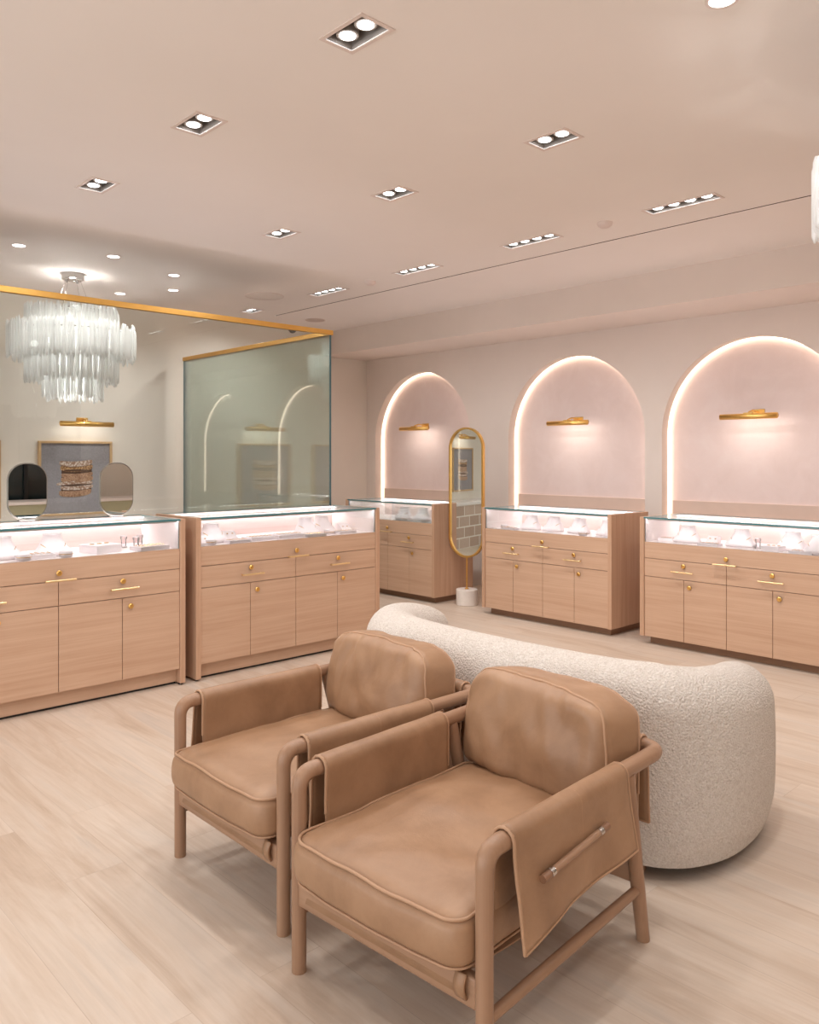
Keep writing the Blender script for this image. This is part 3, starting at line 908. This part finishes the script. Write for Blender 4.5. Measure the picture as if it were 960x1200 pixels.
# right counter
place('tray', KR, -.535, .22, 'flat white tray at the left end ' + RGT, 0, .8)
place('bust', KR, -.385, .20, 'first white necklace bust ' + RGT)
place('pad', KR, -.20, .22, 'sloped white pad right of the first bust ' + RGT)
place('tray', KR, -.165, .10, 'white tray between first and second busts ' + RGT, 0, .75)
place('bust', KR, .02, .20, 'second white necklace bust ' + RGT)
place('cup', KR, .155, .16, 'small ring stand right of the second bust ' + RGT)
place('block', KR, .275, .12, 'low white block left of the third bust ' + RGT, 0, .7)
place('bust', KR, .355, .24, 'third white necklace bust ' + RGT)
place('tray', KR, .48, .085, 'white tray right of the third bust ' + RGT, 0, .75)
place('pad', KR, .565, .25, 'sloped white pad near the frame edge ' + RGT)
place('bust', KR, .575, .12, 'white necklace bust cut by the frame edge ' + RGT)

# ------------------------------------------------------------------ countertop mirrors on the leftmost counter
def pill(w, h, n=14):
    r = w / 2; p = []
    for k in range(n + 1): a = PI * k / n; p.append((r * math.cos(a), h / 2 - r + r * math.sin(a)))
    for k in range(n + 1): a = PI + PI * k / n; p.append((r * math.cos(a), -h / 2 + r + r * math.sin(a)))
    return p
def squircle(w, h, r, n=10):
    p = []
    for (sx, sy, a0) in ((1, 1, 0), (-1, 1, 90), (-1, -1, 180), (1, -1, 270)):
        for k in range(n + 1):
            a = math.radians(a0 + 90 * k / n); p.append((sx * (w / 2 - r) + r * math.cos(a), sy * (h / 2 - r) + r * math.sin(a)))
    return p
def table_mirror(label, loc, rz, w, h):
    t = thing('countertop_mirror', label, 'mirror', loc, rz, 'pill-shaped countertop mirrors')
    def mv(poly): return [(x, z + h / 2 + .006) for x, z in poly]
    obj('mirror_plate', MB().prism(mv(squircle(w - .008, h - .008, w * .43)), 1, -.007, -.003), M['mirror'], t)
    obj('rim', MB().tube([(x, 0, z) for x, z in mv(squircle(w, h, w * .44)) + [mv(squircle(w, h, w * .44))[0]]], .0032, 8, False), M['rim'], t, 60)
    obj('back_plate', MB().prism(mv(squircle(w - .006, h - .006, w * .43)), 1, -.003, .004), M['silver'], t)
    obj('foot', MB().box(-.045, .045, -.004, .030, 0, .008, .002), M['silver'], t)
    return t
table_mirror('pill-shaped countertop mirror at the left, dark reflection, on the leftmost counter', (1.655, 5.062, 1.0215), math.radians(0), .225, .335)
table_mirror('pill-shaped countertop mirror right of the bracelet picture, pale reflection', (2.20, 5.062, 1.0215), math.radians(1.5), .222, .335)

dk = thing('reception_desk', 'pale desk seen only as a reflection in the two countertop mirrors', 'desk', (4.4, -1.25, 0))
obj('front_panel', MB().box(-1.7, 1.7, -.02, .02, 0, .76), plain('sage_lacquer', lin(182, 178, 150), .5), dk)
obj('desk_top', MB().box(-1.74, 1.74, -.62, .04, .76, .80, .004), M['white'], dk)
obj('side_panel', MB().box(-1.7, -1.66, -.6, -.02, 0, .76), M['oak_v'], dk)
obj('side_panel', MB().box(1.66, 1.7, -.6, -.02, 0, .76), M['oak_v'], dk)

# ------------------------------------------------------------------ standing mirror
sm = thing('standing_mirror', 'tall brass-framed pill mirror on a white stone base between two counters', 'mirror', (5.66, 5.175, 0), -PI / 2 + math.radians(7.4))
obj('base', MB().lathe([(.0005, 0), (.098, 0), (.102, .004), (.102, .145), (.098, .149), (.0005, .149)], 40), M['marble'], sm, 40)
obj('pole', MB().tube([(0, 0, .149), (0, 0, .46)], .008, 12), M['brass'], sm, 60)
obj('collar', MB().lathe([(.02, .149), (.02, .155), (.010, .160)], 20), M['brass'], sm, 40)
SW, SH, SZ = .395, 1.235, 1.065
sp = [(x, z + SZ) for x, z in pill(SW, SH, 28)]
fr = MB()
inner = [(x, z + SZ) for x, z in pill(SW - .034, SH - .034, 28)]
n = len(sp)
vs = [(p[0], -.022, p[1]) for p in sp] + [(p[0], -.022, p[1]) for p in inner] + [(p[0], .012, p[1]) for p in sp] + [(p[0], .012, p[1]) for p in inner]
fs = []
for i in range(n):
    j = (i + 1) % n
    fs += [[i, j, n + j, n + i], [2 * n + i, 2 * n + j, 3 * n + j, 3 * n + i], [i, j, 2 * n + j, 2 * n + i], [n + i, n + j, 3 * n + j, 3 * n + i]]
obj('frame', fr.raw(vs, fs), M['brass'], sm, 40)
obj('mirror_plate', MB().prism([(x, z + SZ) for x, z in pill(SW - .036, SH - .036, 28)], 1, -.008, .008), M['mirror2'], sm)

# ------------------------------------------------------------------ leather armchairs
def soft_box(hx, hy, hz, r, deform, cuts=26):
    t = bmesh.new(); bmesh.ops.create_cube(t, size=2.0)
    bmesh.ops.subdivide_edges(t, edges=t.edges[:], cuts=cuts, use_grid_fill=True)
    H = Vector((hx, hy, hz))
    for v in t.verts:
        q = Vector((math.copysign(abs(v.co[i]) ** .8, v.co[i]) * H[i] for i in range(3)))
        inn = Vector((max(-H[i] + r[i], min(H[i] - r[i], q[i])) for i in range(3)))
        d = q - inn
        dn = Vector((d[i] / r[i] for i in range(3)))
        if dn.length > 1e-6:
            # surface points lie on the rounded shell
            mx = max(abs(dn[i]) for i in range(3))
            dn = dn.normalized() * mx
            q = inn + Vector((dn[i] * r[i] for i in range(3)))
        v.co = deform(q)
    return MB().join(t)

def armchair(label, loc, rz, seed, hid, cyaw, cxo):
    """local x = towards the back, local y = towards the chair's left in the picture; front legs at x = 0"""
    rnd = random.Random(seed)
    t = thing('leather_armchair', label, 'armchair', loc, rz, 'tan leather armchairs')
    HW, DP, ZA, R = .318, .845, .537, .0228
    wd, wx, wy = M['chair_wood'], M['chair_wood_x'], M['chair_wood_y']
    for s in (-1, 1):
        y = s * HW
        obj('leg', MB().tube(bend([(0, y, 0), (0, y, ZA), (.16, y, ZA)], .048, 9), R, 18, rfun=lambda q: .88 + .12 * min(1, q * 2.5)), wd, t, 50)
        obj('arm_rail', MB().tube([(.16, y, ZA), (DP - .10, y, ZA)], R, 18), wx, t, 50)
        obj('leg', MB().tube([(DP - .072, y * .945, 0), (DP - .205, y, ZA - .012)], R * .98, 18, rfun=lambda q: .86 + .14 * min(1, q * 2)), wd, t, 50)
        obj('stretcher', MB().tube([(0, y, .165), (.36, y * .98, .165), (DP - .113, y * .96, .165)], .0155, 12, rfun=lambda q: .9 + .1 * math.sin(PI * q)), wx, t, 50)
    obj('back_rail', MB().tube(bend([(DP - .10, -HW, ZA), (DP, -HW, ZA), (DP, HW, ZA), (DP - .10, HW, ZA)], .055, 9), R, 18), wy, t, 50)
    obj('front_apron', MB().box(-.014, .014, -HW + .012, HW - .012, .186, .256, .006), wy, t, 50)
    obj('back_apron', MB().box(DP - .132, DP - .110, -HW * .955, HW * .955, .185, .245, .006), wy, t, 50)
    # seat sling under the cushion, wrapped over the front apron
    def sl_(u, v):
        x = -.018 + u * (DP - .05)
        z = .255 - .025 * math.sin(PI * u) if u > .03 else .255 - (.03 - u) * 1.6
        return (x, (v - .5) * 2 * (HW - .05), z + .002)
    obj('seat_sling', MB().grid(40, 8, sl_), M['leather'], t, 180, solid=.005)
    for s in (-1,):
        y = s * (HW - .048)
        obj('sling_strap', MB().grid(14, 3, lambda u, v: (-.020 - .010 * math.sin(PI * u), y + (v - .5) * .03, .262 - .055 * u)), M['leather'], t, 180, solid=.006)
    # draped sling over each arm
    def drape(name, path, L0, L1, inner_z, outer_z0, outer_z1, flare, ph, nn=46):
        rr = R + .006
        def fn(u, v):
            # v: 0 bottom of the inner side, over the rail, 1 bottom of the outer flap
            along = L0 + (L1 - L0) * u
            zo = outer_z0 + (outer_z1 - outer_z0) * u + .006 * math.sin(PI * u)
            la, lb, lc = (ZA - inner_z), PI * rr, (ZA - zo)
            sv = v * (la + lb + lc)
            if sv < la:
                off, z = rr - .0, inner_z + sv; off += .010 * (1 - sv / la) ** 1.5 * 0
            elif sv < la + lb:
                a = (sv - la) / rr; off, z = rr * math.cos(a), ZA + rr * math.sin(a)
            else:
                q = (sv - la - lb) / lc
                edge = 1 - 4 * (u - .5) ** 2
                off = -rr - flare * q ** 1.3 * (1.15 - .45 * edge) - .004 * math.sin(u * 9 + ph) * q - .0035 * noise.noise((along * 9 + ph, z_seed, q * 3)) * q
                z = ZA - (sv - la - lb) * (1.0)
            if ZA - .04 < z or sv > la: pass
            sag = .003 * noise.noise((along * 11, v * 5, ph))
            return path(along, off + sag, z)
        z_seed = ph
        o = obj(name, MB().grid(34, nn, fn), M['leather'], t, 180, solid=.0065)
        # stitched hem along the free edges
        seam = [fn(u / 30, 1.0) for u in range(31)]
        e0 = [fn(0, k / 40) for k in range(8, 41)]; e1 = [fn(1, k / 40) for k in range(40, 7, -1)]
        obj('hem', MB().tube(e0 + seam + e1, .0044, 7), M['welt'], o, 60)
        mid = [Vector(fn(.54, k / 40)) for k in range(20, 40)]
        obj('seam', MB().tube([m_ + Vector((0, 0, 0)) for m_ in mid], .0036, 6), M['welt'], o, 60)
        return o, fn
    for s in (-1, 1):
        def path(al, off, z, s=s): return (al, s * (HW - off), z)
        o, fn = drape('arm_sling', path, .072, .592, .30, .300, .350, (.010 if s == hid else .024), 1.3 + s)
        if s == hid: continue
        # dowel threaded along the outer flap
        q0, q1 = Vector(fn(.155, .765)), Vector(fn(.725, .765))
        dz = (q0.z + q1.z) / 2
        q0.z = dz - .016; q1.z = dz + .006
        ofs = Vector((0, s * .012, 0))
        dw = obj('dowel', MB().tube([q0 + ofs, q1 + ofs], .0088, 12), wx, o, 50)
        ax = (q1 - q0).normalized()
        for e, sg in ((q0, 1), (q1, -1)):
            obj('ferrule', MB().tube([e + ofs + ax * sg * .028, e + ofs + ax * sg * .044], .0102, 12), M['silver'], dw, 50)
            obj('end_cap', MB().tube([e + ofs - ax * sg * .002, e + ofs + ax * sg * .027], .0100, 12), M['cap'], dw, 50)
    def bpath(al, off, z): return (DP + (-off), al, z)
    drape('back_sling', bpath, -.262, .262, .28, .29, .29, .015, 4.1)
    # seat cushion
    hx, hy, hz = .375, .286, .062
    def dsc(q):
        x, y, z = q
        fx, fy = max(0, 1 - (x / hx) ** 2), max(0, 1 - (y / hy) ** 2)
        up = (z / hz + 1) / 2
        n_ = noise.noise((x * 5 + seed, y * 5, z * 4)) * .009 + noise.noise((x * 13 + seed, y * 13, z * 9)) * .004
        zz = z + up * (.030 * (fx * fy) ** .5) - (1 - up) * .010 * (fx * fy) ** .5 + n_ * (.4 + .6 * up)
        bul = .012 * max(0, 1 - (z / hz) ** 2)
        xx = x + math.copysign(bul, x) * (abs(x) / hx) ** 6 - .016 * fy * (x / -hx if x < 0 else 0) ** 4
        yy = y + math.copysign(bul, y) * (abs(y) / hy) ** 6
        return Vector((xx + .325, yy, zz + .330))
    sc = obj('seat_cushion', soft_box(hx, hy, hz, (.045, .045, .028), dsc, 30), M['leather'], t, 180)
    def ring(px, py, pz, rad, f, swap=False):
        pts = []
        for (sx, sy, a0) in ((1, 1, 0), (-1, 1, 90), (-1, -1, 180), (1, -1, 270)):
            base = (sx * (px - rad), sy * (py - rad))
            for k in range(9):
                a = math.radians(a0 + 90 * k / 8); pts.append((base[0] + rad * math.cos(a), base[1] + rad * math.sin(a)))
        pts.append(pts[0])
        pts = dens([(p[0], p[1], 0) for p in pts], .02)
        return pts
    top = [dsc(Vector((p.x, p.y, hz - .007))) for p in ring(hx - .004, hy - .004, 0, .045, dsc)]
    bot = [dsc(Vector((p.x, p.y, -hz + .010))) for p in ring(hx - .004, hy - .004, 0, .045, dsc)]
    obj('piping', MB().tube(top, .0042, 7, False), M['welt'], sc, 60)
    obj('piping', MB().tube(bot, .0034, 7, False), M['welt'], sc, 60)
    # back cushion: modelled flat (x thickness, y width, z height), then leaned back
    bx, by, bz = .092, .286, .166
    lean = math.radians(9)
    def dbc(q):
        x, y, z = q
        fy, fz = max(0, 1 - (y / by) ** 2), max(0, 1 - (z / bz) ** 2)
        n_ = noise.noise((x * 4 + seed * 3, y * 6, z * 6)) * .020 + noise.noise((x * 9, y * 18 + seed, z * 8)) * .015 + noise.noise((x * 15, y * 30 + seed, z * 14)) * .006
        front = .5 - .5 * x / bx
        xx = x - front * (.040 * (fy * fz) ** .6) + (1 - front) * .018 * (fy * fz) ** .5 + n_
        top_ = (z / bz + 1) / 2
        zz = z + top_ * .008 * fy ** .7 + noise.noise((y * 7 + seed, x * 5, 2.0)) * .010 * top_ - .03 * top_ * (abs(y) / by) ** 4
        yy = y * (1 - .05 * top_ ** 2) + math.copysign(.014 * fz, y) * (abs(y) / by) ** 4
        X_, Z_ = xx, zz + bz
        xr = X_ * math.cos(lean) + Z_ * math.sin(lean); ca, sa = math.cos(math.radians(cyaw)), math.sin(math.radians(cyaw))
        return Vector((cxo + xr * ca - yy * sa, .015 + xr * sa + yy * ca, .370 - X_ * math.sin(lean) + Z_ * math.cos(lean)))
    bc = obj('back_cushion', soft_box(bx, by, bz, (.045, .045, .045), dbc, 30), M['leather'], t, 180)
    for xo in (-bx + .022, bx - .022):
        pp = ring(by - .006, bz - .006, 0, .046, dbc)
        obj('piping', MB().tube([dbc(Vector((xo, p.x, p.y))) for p in pp], .004, 7, False), M['welt'], bc, 60)
    return t
armchair('tan leather armchair with wooden frame, nearest the viewer', (1.312, 1.4826, 0), math.radians(3.5), 2, 1, -10, .722)
armchair('tan leather armchair with wooden frame, further left, partly hidden by the nearer one', (1.362, 2.290, 0), math.radians(-.3), 7, -1, -3, .692)

# ------------------------------------------------------------------ boucle sofa
sofa = thing('boucle_sofa', 'curved cream boucle sofa seen from behind, beyond the armchairs', 'sofa', (2.6, 2.05, 0))
OUT = [(3.30, 1.36), (3.08, 1.262), (2.85, 1.215), (2.62, 1.225), (2.44, 1.32), (2.345, 1.52), (2.31, 1.80), (2.30, 2.10), (2.31, 2.42), (2.35, 2.68), (2.46, 2.89), (2.64, 3.02), (2.97, 3.05)]
cen = catmull([(p[0], p[1], 0) for p in OUT], 120)
TH = .27
def sofa_back(u, v):
    i = u * 119; k = min(int(i), 118)
    p = cen[k].lerp(cen[k + 1], i - k); tg = (cen[k + 1] - cen[k]).normalized()
    nin = Vector((tg.y, -tg.x, 0))                      # towards the inside of the crescent
    e0, e1 = min(1, u / .36), min(1, (1 - u) / .12)
    end = min(math.sqrt(max(0, 1 - (1 - min(1, u / .07)) ** 2)), math.sqrt(max(0, 1 - (1 - min(1, (1 - u) / .07)) ** 2)))
    hgt = .69 - .11 * (1 - e0) ** 1.3 - .03 * (1 - e1) ** 1.6
    th = TH * (.35 + .65 * end)
    # cross-section: up the outside, over a round top, down the inside
    z0 = .045
    R_ = th / 2
    prof = []
    la = hgt - R_ - z0; lb = PI * R_; lc = hgt - R_ - .30
    s_ = v * (la + lb + lc)
    if s_ < la: o, z = 0.0, z0 + s_
    elif s_ < la + lb:
        a = (s_ - la) / R_; o, z = R_ - R_ * math.cos(a), hgt - R_ + R_ * math.sin(a)
    else: o, z = th, hgt - R_ - (s_ - la - lb)
    lo = max(0, (.16 - z) / .16)
    o += .035 * lo ** 2 - .012 * math.sin(PI * min(1, z / .6))
    o += (TH - th) / 2
    q = p + nin * o
    q += tg * (1 if u > .5 else -1) * 0
    return (q.x - 2.6, q.y - 2.05, z * (1.0) if end > .99 else (z0 + (z - z0) * (.86 + .14 * end)))
mb = MB().grid(130, 44, sofa_back)
# close both ends
bm_ = mb.bm; bm_.verts.ensure_lookup_table()
for i in (0, 129):
    loop = [bm_.verts[i * 44 + j] for j in range(44)]
    try: bm_.faces.new(loop)
    except ValueError: pass
obj('backrest', mb, M['boucle'], sofa, 180)
# seat: fills the crescent
def seat_fn(u, v):
    i = u * 119; k = min(int(i), 118)
    p = cen[k].lerp(cen[k + 1], i - k); tg = (cen[k + 1] - cen[k]).normalized()
    a = p + Vector((tg.y, -tg.x, 0)) * .20
    f = Vector((3.02, 1.55 + (2.82 - 1.55) * u, 0)) + Vector((.24 * math.sin(PI * u), 0, 0))
    if v < .55: q = a.lerp(f, v / .55); z = .415 + .012 * math.sin(PI * v / .55)
    else:
        w = (v - .55) / .45
        if w < .4: aa = w / .4 * PI / 2; q = f + Vector((.06 * math.sin(aa), 0, 0)); z = .355 + .06 * math.cos(aa)
        else: q = f + Vector((.06 - .05 * ((w - .4) / .6) ** 2, 0, 0)); z = .355 - .31 * (w - .4) / .6
    return (q.x - 2.6, q.y - 2.05, z)
obj('seat', MB().grid(60, 26, seat_fn), M['boucle'], sofa, 180)
base = []
for k in range(6, 114, 4):
    tg = (cen[k + 1] - cen[k]).normalized(); q = cen[k] + Vector((tg.y, -tg.x, 0)) * .12
    base.append((q.x - 2.6, q.y - 2.05))
base += [(3.1 - 2.6, 2.7 - 2.05), (3.22 - 2.6, 2.1 - 2.05), (3.12 - 2.6, 1.6 - 2.05)]
obj('base', MB().prism(base, 2, .030, .055), M['gap'], sofa)
for (x, y) in ((2.435, 1.475), (2.50, 2.62), (3.02, 1.52), (2.95, 2.75)):
    obj('leg', MB().lathe([(.045, 0), (.055, .01), (.06, .045)], 24, (x - 2.6, y - 2.05, 0)), M['chair_wood'], sofa, 50)
